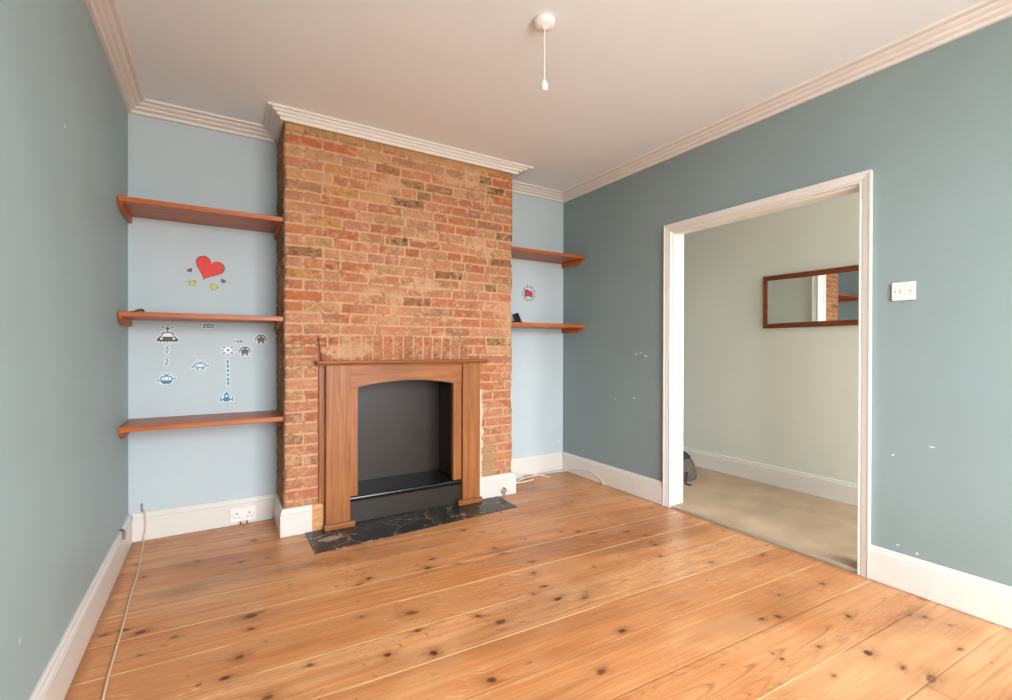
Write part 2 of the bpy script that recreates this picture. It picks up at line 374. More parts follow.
def floor_block(u, v):
    ca, sa = math.cos(FA), math.sin(FA)
    U, Vv = np.meshgrid(u, v, indexing='ij')
    X = U*ca-Vv*sa; Y = U*sa+Vv*ca
    kb = np.floor((V0-Vv)/PITCH).astype(int)          # board index
    inb = (V0-Vv)/PITCH-kb                             # 0..1 across
    rng = np.random.RandomState(3)
    tone = rng.uniform(-1, 1, 64); shift = rng.uniform(0, 50, 64); red = rng.uniform(-1, 1, 64)
    ki = (kb+20) % 64
    # growth lines that bend round the knots
    bend = np.zeros_like(U); dark = np.zeros_like(U); halo = np.zeros_like(U); ring = np.zeros_like(U)
    kn = [(x, y, s) for x, y, s in KNOTS]
    r2 = np.random.RandomState(11)
    for i in range(130): kn.append((r2.uniform(0, 3.2), r2.uniform(-4.3, -.05), r2.choice([.45, .6, .8, 1.1, 1.5])))
    for i, (kx, ky, s) in enumerate(kn):
        ku = kx*ca+ky*sa; kv = -kx*sa+ky*ca
        a = .0078*s*r2.uniform(.8, 1.35); b = .0050*s*r2.uniform(.85, 1.35)
        du = U-ku; dv = Vv-kv
        sel = (np.abs(du) < .28) & (np.abs(dv) < .07)
        if not sel.any(): continue
        du = du[sel]; dv = dv[sel]; th = r2.uniform(-.35, .35)
        eu = du*math.cos(th)+dv*math.sin(th); ev = -du*math.sin(th)+dv*math.cos(th)
        wob = 1+.35*(vnoise(eu*120, ev*120, i)-.5)
        d = np.sqrt((eu/a)**2+(ev/b)**2)*wob
        dark[sel] = np.maximum(dark[sel], (1-sstep(.7, 1.15, d))*r2.uniform(.7, 1))
        halo[sel] = np.maximum(halo[sel], np.exp(-(d/2.4)**2))
        bend[sel] += np.sign(dv)*b*1.6*np.exp(-(du/(a*4))**2)*np.exp(-np.abs(dv)/(b*4))
    vv = Vv+bend
    wv = vv+.035*(fbm(U*1.1+shift[ki], vv*4+ki*3.1, 3, 5)-.5)
    g1 = fbm(U*1.4+shift[ki]*3, wv*75, 3, 21)
    g2 = fbm(U*4+shift[ki], wv*230, 2, 33)
    # cathedral figure on some boards
    cath = (inb-.5+.25*(vnoise(U*.6+shift[ki], U*0+ki*1.7, 8)-.5))
    hump = wv*60*0+(U*2.2+shift[ki])+cath**2*26+.9*fbm(U*2+shift[ki], wv*14, 3, 41)
    ringline = np.abs(((hump*2.2) % 1)-.5)*2
    rl = (1-sstep(.0, .34, ringline))*(rng.uniform(0, 1, 64)[ki] > .45)*sstep(.3, .62, vnoise(U*1.3+shift[ki]+9, ki*3.3+inb*2, 77))
    base = np.array(s2l((214, 156, 107))); warm = np.array(s2l((196, 125, 72))); brown = np.array(s2l((126, 72, 34)))
    pale = np.array(s2l((228, 178, 130))); knot = np.array(s2l((84, 44, 22)))
    t = np.clip(.5+.30*tone[ki]+1.5*(g1-.5), 0, 1)
    c = mixc(warm*np.ones(U.shape+(3,)), base, t)
    c = mixc(c, pale, np.clip((g2-.55)*1.6, 0, .4))
    c = mixc(c, brown, .34*sstep(.60, .80, fbm(U*2.4+shift[ki]*2, wv*130, 3, 27)))
    c = mixc(c, warm*.86, np.clip(.5*red[ki], 0, .4))
    # broad worn / stained patches
    c = mixc(c, brown, .38*sstep(.50, .74, fbm(U*1.6, Vv*5+3, 4, 61)))
    c = mixc(c, brown*.8, .45*sstep(.62, .80, fbm(U*6+shift[ki], wv*60, 4, 29))*sstep(.4, .7, fbm(U*1.9+2, Vv*4, 3, 66)))
    c = mixc(c, pale, .28*sstep(.5, .75, fbm(U*2.1+7, Vv*3+1, 4, 63)))
    c = mixc(c, brown, .52*rl)
    c = mixc(c, brown, .7*halo*sstep(.25, .8, fbm(U*18, Vv*60, 3, 71)+.15))
    c = mixc(c, knot, .95*dark)
    # small dents, splinters, pale scratches
    sp = vnoise(U*55+5, Vv*110, 81); c = mixc(c, knot, .65*sstep(.90, .965, sp)*sstep(.45, .7, vnoise(U*3, Vv*3, 82)))
    sc = vnoise(U*26+5, Vv*260+2*U*40, 83); c = mixc(c, pale*1.2, .6*sstep(.84, .95, sc)*sstep(.56, .74, vnoise(U*2.3+4, Vv*4, 84)))
    # joints: cream filler in places, a dark open gap in others
    jd = np.minimum(inb, 1-inb)*PITCH
    jk = np.where(inb < .5, kb, kb+1)
    rj = vnoise(U*1.3+jk*7.7, jk*1.0, 91)
    filler = np.array(s2l((240, 206, 150))); gap = np.array(s2l((104, 60, 30)))
    wj = .0019+.0014*vnoise(U*9, jk*3.0, 92)
    m = 1-sstep(wj*.5, wj*1.35, jd)
    isf = sstep(.24, .36, rj)
    c = mixc(c, gap[None, None]*(1-isf[..., None])+filler[None, None]*isf[..., None], m*np.where(isf > .5, .8, .38))
    # butt joints
    for bx, k in ((1.85, 2), (2.62, 10)):
        bm_ = (1-sstep(.0012, .003, np.abs(U-bx)))*(kb == k); c = mixc(c, gap, .7*bm_)
    # browner, uneven band along the walls
    edge = np.minimum(np.minimum(X-.02, W-.02-X), -Y-.02)
    c = mixc(c, brown*.8, .5*(1-sstep(.0, .05, edge+.03*(vnoise(X*22, Y*22, 93)-.4))))
    Z = -.0016*m*(1-isf)-.0006*m+.0007*(vnoise(U*.8+ki*5.0, Vv*6, 95)-.5)
    return np.stack([X, Y, Z], -1), np.clip(c, 0, 1)

def make_floor():
    u = np.arange(-.25, 3.62, .008); v = np.arange(.30, -3.35, -.0026)
    A, CA = floor_block(u, v)
    kA = (A[:-1, :-1, 0] < W+.06) & (A[:-1, :-1, 0] > -.06) & (A[:-1, :-1, 1] < .06)
    v2 = np.concatenate([[v[-1]], np.arange(v[-1]-.01, -4.55, -.02)]); u2 = np.arange(-.25, 3.62, .04)
    B, CB = floor_block(u2, v2)
    kB = (B[:-1, :-1, 0] < W+.06) & (B[:-1, :-1, 0] > -.06)
    o = grid_object('floor', [(A, CA, kA), (B, CB, kB)], M['floor'])
    tag(o, kind='structure')
make_floor()

bm = bmesh.new(); box(bm, W+.012, HX+.02, FRONT, 2.6, -.05, .012)
struct('floor_hall', bm, M['carpet'])
bm = bmesh.new(); prism(bm, [(W-.004, .0), (W-.003, .006), (W+.004, .0145), (W+.012, .0145), (W+.016, .012), (W+.016, 0)], 'y', OP1, OP0)
# prism on 'y' maps (x,z)
struct('trim_threshold', bm, M['threshold'])

# ------------------------------------------------------------------ walls, ceiling
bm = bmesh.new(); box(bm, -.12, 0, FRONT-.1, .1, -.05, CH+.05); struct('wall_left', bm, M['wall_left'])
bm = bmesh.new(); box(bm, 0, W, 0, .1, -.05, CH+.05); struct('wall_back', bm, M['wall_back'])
bm = bmesh.new()
box(bm, W, W+WT, OP0+.015, .1, -.05, CH+.05); box(bm, W, W+WT, FRONT-.1, OP1-.015, -.05, CH+.05)
box(bm, W, W+WT, OP1-.015, OP0+.015, OPH+.015, CH+.05)
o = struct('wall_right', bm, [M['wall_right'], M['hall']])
for p in o.data.polygons:
    if p.normal.x > .5: p.material_index = 1
bm = bmesh.new(); box(bm, W+WT, W+WT+.001, .1, 2.6, -.05, CH+.05); box(bm, W, W+WT, .1, 2.6, -.05, CH+.05); struct('wall_hall_inner', bm, M['hall'])
bm = bmesh.new(); box(bm, HX, HX+.1, FRONT-.1, 2.7, -.05, CH+.05); struct('wall_hall', bm, M['hall'])
bm = bmesh.new(); box(bm, W+WT, HX, 2.6, 2.7, -.05, CH+.05); struct('wall_hall_end', bm, M['hall'])
bm = bmesh.new(); box(bm, -.12, HX+.1, FRONT-.1, 2.7, CH, CH+.08); struct('ceiling', bm, M['ceiling'])
# window wall behind the viewer, with the bay window and the hall's glazed door
WX0, WX1, WZ0, WZ1 = .60, 2.62, .50, 2.38
DX0, DX1, DZ1 = 3.34, 4.30, 2.4
bm = bmesh.new()
y0, y1 = FRONT-.1, FRONT
box(bm, -.0, WX0, y0, y1, -.05, CH+.05); box(bm, WX1, DX0, y0, y1, -.05, CH+.05); box(bm, DX1, HX, y0, y1, -.05, CH+.05)
box(bm, WX0, WX1, y0, y1, -.05, WZ0); box(bm, WX0, WX1, y0, y1, WZ1, CH+.05); box(bm, DX0, DX1, y0, y1, DZ1, CH+.05)
struct('wall_front', bm, M['wall_left'])
def window(name, x0, x1, z0, z1, bars, rail):
    bm = bmesh.new(); t = .05
    box(bm, x0, x0+t, y0+.01, y1-.01, z0, z1, .004); box(bm, x1-t, x1, y0+.01, y1-.01, z0, z1, .004)
    box(bm, x0+t, x1-t, y0+.01, y1-.01, z0, z0+t, .004); box(bm, x0+t, x1-t, y0+.01, y1-.01, z1-t, z1, .004)
    for b in bars: box(bm, b-.025, b+.025, y0+.02, y1-.02, z0+t, z1-t, .004)
    if rail: box(bm, x0+t, x1-t, y0+.025, y1-.025, rail-.02, rail+.02, .004)
    f = struct(name, bm, M['gloss'])
    bm = bmesh.new(); box(bm, x0+t, x1-t, y0+.045, y0+.051, z0+t, z1-t)
    obj('window_pane', bm, M['glass'], f)
window('window_1', WX0, WX1, WZ0, WZ1, (WX0+.75, WX1-.75), 1.5)
window('window_2', DX0, DX1, .02, DZ1, (), 1.95)

# ------------------------------------------------------------------ cornice, skirting, casing
fp = lambda p, h: (p[0], p[1], h)
CP = [(-.002, -.0765), (.017, -.0765), (.020, -.072), (.020, -.060), (.015, -.058), (.015, -.055), (.027, -.053), (.036, -.050), (.041, -.042), (.036, -.039), (.037, -.036), (.049, -.034), (.060, -.029), (.065, -.022), (.059, -.020), (.060, -.0165), (.080, -.0165), (.087, -.013), (.088, -.001), (-.002, -.001)]
CP = [(o, CH+h*.93) for o, h in CP]
bm = bmesh.new()
sweep(bm, [(0, FRONT), (0, 0), (X0-.006, 0), (X0-.006, -D-.006), (X1+.012, -D-.006), (X1+.012, 0), (W, 0), (W, FRONT), (0.0, FRONT)], CP, fp, side=-1)
for v in bm.verts:      # the length on the breast is a shallower run with longer returned ends
    if X0-.2 < v.co.x < X1+.2:
        if v.co.y < -D-.0061: v.co.y = -D-.006+(v.co.y+D+.006)*.55
        if X1+.0121 < v.co.x: v.co.x = X1+.012+(v.co.x-X1-.012)*1.7
struct('trim_cornice', bm, M['cornice'])

HB = .164; BT = .0209
SP = [(-.001, HB), (.006, HB), (.011, HB-.003), (.012, HB-.016), (.016, HB-.021), (.0175, HB-.026), (.0135, HB-.0275), (.0135, HB-.0305), (BT, HB-.032), (BT, .001), (-.001, .001)]
def skirt(name, path, mat=None, prof=SP, side=-1):
    bm = bmesh.new(); sweep(bm, path, prof, fp, side); return struct(name, bm, mat or M['gloss'])
skirt('baseboard_left', [(0, FRONT), (0, 0)])
skirt('baseboard_back_left', [(BT, 0), (X0-BT, 0)])
skirt('baseboard_chimney_left', [(X0-.004, 0), (X0-.004, -D-.004), (.934, -D-.004)])
skirt('trim_bare_skirting_offcut', [(.934, -D-.004), (.996, -D-.004)], M['bare'])
skirt('baseboard_chimney_right', [(2.092, -D-.004), (X1+.004, -D-.004), (X1+.004, 0)])
skirt('baseboard_back_right', [(X1+.004+BT, 0), (W-BT, 0)])
skirt('baseboard_right', [(W, 0), (W, OP0+.057)])
skirt('baseboard_right_front', [(W, OP1-.057), (W, FRONT)])
skirt('baseboard_hall', [(HX, 2.6), (HX, FRONT)], prof=[(o, h*.94+.012) for o, h in SP])
skirt('baseboard_front', [(W, FRONT), (0, FRONT)])

bm = bmesh.new()
path = [(OP0, .0), (OP0, OPH), (OP1, OPH), (OP1, .0)]
KP = [(.003, -.001), (.003, .012), (.006, .017), (.011, .017), (.014, .011), (.017, .011), (.020, .016), (.045, .021), (.050, .025), (.056, .025), (.056, -.001)]
sweep(bm, path, KP, lambda p, h: (W-h, p[0], p[1]), side=-1)
path2 = [(OP0, .012), (OP0, OPH), (OP1, OPH), (OP1, .012)]
sweep(bm, path2, KP, lambda p, h: (W+WT+h, p[0], p[1]), side=-1)
# lining boards
box(bm, W-.001, W+WT+.001, OP0, OP0+.014, 0.0, OPH+.014, .002); box(bm, W-.001, W+WT+.001, OP1-.014, OP1, 0.0, OPH+.014, .002)
box(bm, W-.001, W+WT+.001, OP1, OP0, OPH, OPH+.014, .002)
box(bm, W+.004, W+.034, OP0-.008, OP0+.002, 0.0, OPH-.0, .002); box(bm, W+.004, W+.034, OP1-.002, OP1+.004, 0.0, OPH, .002)
box(bm, W+.004, W+.034, OP1, OP0, OPH-.008, OPH+.002, .002)
o = struct('door_1', bm, M['gloss'])

# ------------------------------------------------------------------ brick chimney breast
BRK = [(1.354,2.318,'d'),(0.89,2.376,'r'),(0.924,2.433,'d'),(1.071,2.449,'d'),(1.259,2.441,'o'),(2.107,2.395,'d'),(2.211,2.317,'d'),(1.578,2.226,'d'),(1.786,2.242,'b'),(1.571,2.149,'d'),(1.68,2.154,'d'),(0.994,1.724,'d'),(0.834,1.725,'b'),(1.438,1.873,'d'),(0.834,1.58,'b'),(2.291,1.956,'d'),(2.225,1.807,'b'),(2.165,1.588,'d'),(1.888,1.648,'b'),(1.529,1.87,'d'),(2.213,1.144,'d'),(1.164,2.241,'o'),(1.072,2.097,'o'),(1.072,2.129,'o'),(0.936,1.883,'o'),(2.372,2.075,'r'),(2.328,1.515,'r'),(2.353,2.388,'r'),(2.334,2.439,'r'),(2.353,2.273,'r'),(0.936,1.429,'r'),(1.493,2.332,'b'),(0.868,1.552,'o'),(0.954,1.571,'o'),(1.601,1.425,'b'),(1.711,1.416,'b'),(1.071,2.386,'r')]
RH = .0672
def brick_field(s, z, s0, s1, seed, front):
    """s: coordinate along the face, z: height; returns relief (m) and colour"""
    rng = np.random.RandomState(seed)
    wz = z+.006*(fbm(s*3.0, z*2.0, 2, seed)-.5)*2
    row = np.clip(np.floor(wz/RH).astype(int), -1, 45); fz = wz-row*RH
    nb = np.zeros_like(s, dtype=int); ds = np.full_like(s, 9.0)
    cols = {}; lo = np.zeros_like(s)
    rows_b = {}
    for r in range(-1, 46):
        x = s0; b = [s0]
        first = [.105, .22, .105, .215][(r) % 4] if front else [.215, .105][r % 2]
        x += first; b.append(x)
        while x < s1-.05:
            L = rng.choice([.222, .222, .215, .112, .105, .17]); x += L*rng.uniform(.95, 1.05); b.append(x)
        b[-1] = s1
        if len(b) > 2 and b[-1]-b[-2] < .06: b.pop(-2)
        rows_b[r] = np.array(b)
    pal = {'red': (178, 106, 78), 'rose': (186, 124, 96), 'tan': (190, 140, 106), 'buff': (190, 148, 104), 'brown': (160, 116, 86), 'orange': (184, 110, 72)}
    keys = list(pal); 
    ncol = np.zeros(s.shape+(3,)); rel = np.zeros_like(s); blotch = np.zeros_like(s); rough = np.zeros_like(s)
    over = []
    if front:
        for (bx, bz, k) in BRK:
            r = int(math.floor(bz/RH)); i = int(np.searchsorted(rows_b[r], bx)-1); over.append((r, i, k))
    over = {(r, i): k for r, i, k in over}
    edge_s = s+.007*(vnoise(s*45, z*45, seed+3)-.5)
    for r in range(-1, 46):
        sel = row == r
        if not sel.any(): continue
        b = rows_b[r]; i = np.clip(np.searchsorted(b, edge_s[sel])-1, 0, len(b)-2)
        zc = (r+.5)*RH
        up = min(max((zc-1.0)/1.4, 0), 1)
        pr = np.array([.30-.12*up, .30, .12+.12*up, .05+.10*up, .10+.05*up, .13-.05*up]); pr = pr/pr.sum()
        tab = np.zeros((len(b), 3)); rl = np.zeros(len(b)); bl = np.zeros(len(b)); rg = np.zeros(len(b))
        for q in range(len(b)):
            c = (.68*np.array(s2l(pal[keys[rng.choice(6, p=pr)]]))+.32*np.array(s2l((186, 126, 94))))*rng.uniform(.88, 1.10)
            rl[q] = rng.uniform(-.002, .003); bl[q] = rng.uniform(0, .55); rg[q] = rng.uniform(.3, 1)
            k = over.get((r, q))
            if k == 'd': c = np.array(s2l((150, 112, 80))); bl[q] = 1.35; rg[q] = 1.4
            if k == 'b': c = np.array(s2l((150, 104, 72))); bl[q] = 1.0
            if k == 'o': c = np.array(s2l((188, 134, 84))); bl[q] = .7
            if k == 'r': c = np.array(s2l((186, 108, 74))); bl[q] = .25
            tab[q] = c
        ncol[sel] = tab[i]; rel[sel] = rl[i]; blotch[sel] = bl[i]; rough[sel] = rg[i]
        ds[sel] = np.minimum(edge_s[sel]-b[i], b[i+1]-edge_s[sel])
        if front or True:
            ds[sel] = np.where((i == 0), np.maximum(b[i+1]-edge_s[sel], 0), ds[sel])
            ds[sel] = np.where((i == len(b)-2), np.maximum(edge_s[sel]-b[i], 0), ds[sel])
    dz = np.minimum(fz, RH-fz)
    if front:   # soldier arch over the fire surround
        sx0, sx1, sz0, sz1 = .963, 2.0, .98, 1.215
        arch = 1.195+.020*(1-((s-1.45)/.5)**2)
        slope = (s-1.48)*.10*(z-1.05)/.1*0
        reg = (s > sx0+(1.2-z)*0) & (s < 1.985+.25*np.clip(1.12-z, -1, 0)*0-.35*np.clip(z-1.06, 0, 1)+.03) & (z > sz0) & (z < arch)
        pitch = .0695; q = (s-sx0-.10*(s-1.48)*(z-1.05))/pitch; qi = np.floor(q).astype(int); qf = (q-qi)*pitch
        r5 = np.random.RandomState(5)
        t5 = np.array([(.5*np.array(s2l(pal[r5.choice(['red', 'rose', 'tan', 'red', 'brown'])]))+.5*np.array(s2l((182, 114, 84))))*r5.uniform(.85, 1.05) for _ in range(40)])
        ncol[reg] = t5[np.clip(qi[reg], 0, 39)]; rel[reg] = .002; blotch[reg] = .8
        ds = np.where(reg, np.minimum(qf, pitch-qf)+.0015, ds); dz = np.where(reg, np.minimum(arch-z, .05), dz)
    jit = .0055*(fbm(s*60, z*60, 3, seed+9)-.5)
    d = np.minimum(ds, dz)+jit
    half = .0035+.0022*fbm(s*7, z*7, 2, seed+13)
    mask = sstep(half, half+.0045, d)
    if front:   # mortar smeared right across some bricks
        mask = mask*(1-.75*sstep(.60, .74, fbm(s*5.5, z*9, 4, seed+21)))
    fine = fbm(s*110, z*110, 3, seed+31); mid = fbm(s*26, z*30, 4, seed+37)
    mort = np.array(s2l((206, 164, 128)))*np.ones(s.shape+(3,))
    mort = mort*(.86+.28*fbm(s*30, z*30, 3, seed+41))[..., None]
    bc = ncol*(.86+.28*mid)[..., None]
    dk = np.array(s2l((86, 66, 46))); pl = np.array(s2l((206, 160, 124)))
    bc = mixc(bc, dk, np.clip(.62*blotch*sstep(.50, .68, fbm(s*70, z*80, 3, seed+51)), 0, .9))
    bc = mixc(bc, pl, .55*sstep(.52, .74, fbm(s*38+3, z*44, 4, seed+57)))
    c = mixc(mort, bc, mask)
    # pits in the mortar joints
    c = mixc(c, dk*.8, .55*(1-mask)*sstep(.66, .76, fbm(s*55+9, z*55, 2, seed+61)))
    wash = np.array(s2l((204, 150, 112)))
    c = mixc(c, wash, .22*sstep(.4, .7, fbm(s*2.2, z*2.2, 3, seed+67)))
    h = mask*(.0055+rel)+.0035*(fine-.5)*(.5+rough)+.004*(mid-.5)*mask
    if front:
        h = h+.004*(fbm(s*4, z*6, 2, seed+71)-.5)
        # crumbly mortar under the cornice
        top = sstep(2.425, 2.455, z+.02*(vnoise(s*14, z*14, 77)-.5)); cr = np.array(s2l((188, 142, 92)))*(.75+.5*mid)[..., None]
        c = mixc(c, cr, .75*top); h = h-.004*top+.004*top*(mid-.5)
        # dark crack at the left springing of the arch
        ck = np.exp(-((s-.968-.012*(1.2-z)/.1-.004*vnoise(z*60, z*0, 3))/.004)**2)*(z > 1.03)*(z < 1.20); c = mixc(c, dk*.35, np.clip(ck, 0, 1)); h = h-.008*ck
        # old render left beside the right-hand leg of the surround
        ren = sstep(.0, .012, 2.138+.018*(fbm(z*22, z*0+3, 3, 5)-.5)*2-s)*(s > 2.06)*sstep(.86, .83, z+.03*vnoise(s*60, z*60, 6))*(z > .1)
        ren = np.clip(ren, 0, 1); rc = np.array(s2l((232, 208, 180)))*(.8+.3*mid)[..., None]
        c = mixc(c, rc, ren*.95); h = h+.004*ren
        sand = sstep(.0, .02, 2.235-s+.03*(vnoise(z*20, s*20, 8)-.5))*(s > 2.10)*sstep(.44, .40, z)*(1-ren)
        c = mixc(c, np.array(s2l((176, 142, 104)))*(.8+.4*fine)[..., None], np.clip(sand, 0, 1)*.85)
    else:       # the returns are smeared with dusty old plaster
        c = mixc(c, np.array(s2l((132, 108, 84)))*(.75+.5*mid)[..., None], .8*sstep(.2, .5, fbm(s*5, z*4, 3, seed+81)))
    return h, np.clip(c*.9, 0, 1)

def make_chimney():
    st = .004
    zz = np.arange(.0, CH+.004, st)
    chipL = .006*np.clip(fbm(zz*9, zz*0+1, 3, 201)-.35, 0, 1)*2; chipR = .020*np.clip(fbm(zz*13, zz*0+2, 3, 202)-.48, 0, 1)*2
    ss = np.linspace(X0, X1, int((X1-X0)/st)+1)
    S, Z = np.meshgrid(ss, zz, indexing='ij')
    h, c = brick_field(S, Z, X0, X1, 101, True)
    fade = sstep(0, .010, np.minimum(S-X0, X1-S)); h = h*fade-.004*(1-fade)
    X = S+chipL[None]*(1-sstep(0, .03, S-X0))-chipR[None]*(1-sstep(0, .05, X1-S))
    F = np.stack([X, -D-h, Z], -1)
    sc, zc = (S[:-1, :-1]+S[1:, 1:])/2, (Z[:-1, :-1]+Z[1:, 1:])/2
    keep = ~((sc > 1.16) & (sc < 1.93) & (zc < .935))
    blocks = [(F, c, keep)]
    ts = np.linspace(0, D-.004, int(D/st)+1)
    for side, xs, chip, seed in ((-1, X0, chipL, 131), (1, X1, chipR, 151)):
        T, Z2 = np.meshgrid(ts, zz, indexing='ij')
        h2, c2 = brick_field(T, Z2, 0, D, seed, False)
        f2 = sstep(0, .010, T)*sstep(D, D-.01, T); h2 = h2*f2
        Xs = xs+side*h2-side*chip[None]*(1-sstep(0, .04, T))
        Y = -D+.004+T
        Y[0, :] = -D+.004
        B = np.stack([Xs, Y, Z2], -1)
        blocks.append((B, c2, np.ones((B.shape[0]-1, B.shape[1]-1), bool)))
    # stop the corners leaking: tie the first column of each return to the face's edge column
    blocks[1][0][0] = F[0]; blocks[2][0][0] = F[-1]
    o = grid_object('chimney_breast', blocks, M['brick'])
    tag(o, kind='structure')
make_chimney()

# ------------------------------------------------------------------ fire surround
YB = -.362
t = empty('fire_surround', (1.54, -.40, .006), 'waxed pine fire surround with arched opening standing against the brick chimney breast', 'fireplace')
bm = bmesh.new(); box(bm, 1.007, 1.153, -.430, YB, .006, 1.019, .003); obj('pilaster', bm, M['pine_v'], t)
bm = bmesh.new(); box(bm, 1.941, 2.080, -.430, YB, .006, 1.019, .003); obj('pilaster', bm, M['pine_v'], t)
for x0, x1 in ((.994, 1.180), (1.902, 2.090)):
    bm = bmesh.new(); box(bm, x0, x1, -.452, -.418, .006, .041, .005); obj('plinth', bm, M['pine_h'], t)
bm = bmesh.new()
n = 24; xa, xb = 1.208, 1.876; arc = []
for i in range(n+1):
    q = i/n; x = xb+(xa-xb)*q; arc.append((x, .878+.034*(1-(2*q-1)**2)))
prism(bm, [(1.153, .870), (1.153, 1.019), (1.941, 1.019), (1.941, .870)]+[(xb, .870)]+arc+[(xa, .870)], 'y', -.408, YB)
obj('arched_rail', bm, M['pine_h'], t)
for x0, x1 in ((1.153, 1.206), (1.878, 1.941)):
    bm = bmesh.new(); box(bm, x0, x1, -.404, YB, .182, .872, .003); obj('inner_stile', bm, M['pine_v'], t)
bm = bmesh.new(); box(bm, .974, 1.008, -.392, YB, .170, 1.019, .002); obj('backing_strip', bm, M['pine_v'], t)
bm = bmesh.new(); box(bm, 2.079, 2.086, -.392, YB, .170, 1.019, .002); obj('backing_strip', bm, M['pine_v'], t)
bm = bmesh.new()
prism(bm, [(YB, 1.019), (YB, 1.047), (-.446, 1.047), (-.452, 1.043), (-.452, 1.036), (-.446, 1.030), (-.440, 1.026), (-.437, 1.019)], 'x', .955, 2.140)
obj('mantel_shelf', bm, M['pine_h'], t)

# black fire recess: a metal box set in the opening
t = empty('firebox', (1.54, -.2, .006), 'black painted fire recess with raised hearth step inside the pine surround', 'fireplace')
bm = bmesh.new(); box(bm, 1.163, 1.927, -.050, -.030, .01, .930); obj('back_panel', bm, M['black'], t)
for x0, x1 in ((1.161, 1.171), (1.919, 1.929)):
    bm = bmesh.new(); box(bm, x0, x1, -.360, -.050, .01, .930); obj('side_panel', bm, M['black'], t)
bm = bmesh.new(); box(bm, 1.171, 1.919, -.360, -.050, .920, .930); obj('top_panel', bm, M['black'], t)
bm = bmesh.new(); box(bm, 1.172, 1.918, -.376, -.052, .006, .142); box(bm, 1.154, 1.940, -.388, -.376, .006, .142, .002); o = obj('hearth_step', bm, M['black'], t)
bm = bmesh.new()
prism(bm, [(-.363, .142), (-.363, .178), (-.396, .178), (-.404, .174), (-.406, .166), (-.402, .158), (-.398, .154), (-.404, .150), (-.404, .145), (-.398, .142)], 'x', 1.154, 1.940)
box(bm, 1.172, 1.918, -.363, -.052, .142, .178)
o = obj('step_top', bm, M['black_gloss'], t); o['label'] = 'glossy black moulded top of the hearth step'

bm = bmesh.new()
prism(bm, [(.892, -.396), (.894, -.734), (1.25, -.716), (1.7, -.693), (2.253, -.663), (2.258, -.396), (1.92, -.380), (1.17, -.380)], 'z', -.012, .005, .001)
tag(obj('hearth_slab', bm, M['slate']), 'cracked black slate hearth slab lying flush in the floor before the fireplace', 'hearth')

# ------------------------------------------------------------------ alcove shelves
def shelf(x0, x1, zb, zt, dep, label, group, cleats):
    cx = (x0+x1)/2
    t = empty('alcove_shelf', (cx, 0, zb), label, 'shelf', group)
    bm = bmesh.new(); box(bm, x0+.002, x1-.002, -dep, -.001, zb, zt, .003); obj('board', bm, M['shelf'], t)
    for side, l in cleats:
        xa, xb = (x0+.002, x0+.020) if side < 0 else (x1-.020, x1-.002)
        bm = bmesh.new(); prism(bm, [(-.002, zb), (-.002, zb-.040), (-l+.06, zb-.040), (-l, zb-.008), (-l, zb)], 'x', xa, xb, .0015)
        obj('bracket', bm, M['shelf'], t)
LG, RG = 'stained wooden shelves in the left alcove', 'stained wooden shelves in the right alcove'
shelf(0, X0-.002, 1.885, 1.913, .348, 'orange-brown wooden shelf, top one of three in the left alcove, above the red heart sticker', LG, ((-1, .335), (1, .30)))
shelf(0, X0-.002, 1.288, 1.316, .348, 'orange-brown wooden shelf, middle one of three in the left alcove, below the red heart sticker', LG, ((-1, .335), (1, .30)))
shelf(0, X0-.002, .686, .714, .348, 'orange-brown wooden shelf, lowest of three in the left alcove, above the wall socket', LG, ((-1, .335), (1, .30)))
shelf(X1+.008, W, 1.910, 1.934, .318, 'orange-brown wooden shelf, upper one of two right of the brick chimney, empty', RG, ((1, .28), (-1, .28)))
shelf(X1+.008, W, 1.306, 1.335, .318, 'orange-brown wooden shelf, lower one of two right of the brick chimney, holding a black gadget', RG, ((1, .28), (-1, .28)))

# things on the shelves
bm = bmesh.new()
t = empty('metal_trinket', (.070, -.22, 1.316), 'small dark bent metal trinket lying on the middle shelf of the left alcove', 'trinket')
tube(bm, [(0.040, -.235, 1.3205), (0.045, -.20, 1.322), (0.065, -.19, 1.334), (0.087, -.20, 1.336), (0.097, -.235, 1.324), (0.075, -.25, 1.321), (0.043, -.245, 1.3205)], .0042, 8, 8)
obj('wire_loop', bm, M['bronze'], t)
bm = bmesh.new(); box(bm, .050, .087, -.232, -.208, 1.3165, 1.327, .003); obj('clip', bm, M['black_plastic'], t)
bm = bmesh.new(); tube(bm, [(0.090, -.225, 1.319), (0.110, -.215, 1.319), (0.127, -.222, 1.319)], .0025, 8, 6); obj('wire_tail', bm, M['bronze'], t)

t = empty('cordless_handset', (2.60, -.16, 1.335), 'small black handset propped upright in a black cradle on the lower right shelf', 'phone')
bm = bmesh.new(); box(bm, -.028, .028, -.011, .011, 0, .085, .005)
bmesh.ops.transform(bm, matrix=Matrix.Translation((2.605, -.14, 1.342)) @ Matrix.Rotation(math.radians(-18), 4, 'X') @ Matrix.Rotation(math.radians(-14), 4, 'Y'), verts=bm.verts)
obj('handset', bm, M['black_plastic'], t)
bm = bmesh.new(); prism(bm, [(-.185, 1.3352), (-.185, 1.345), (-.150, 1.358), (-.110, 1.352), (-.105, 1.3352)], 'x', 2.548, 2.625, .003); obj('cradle', bm, M['black_plastic'], t)

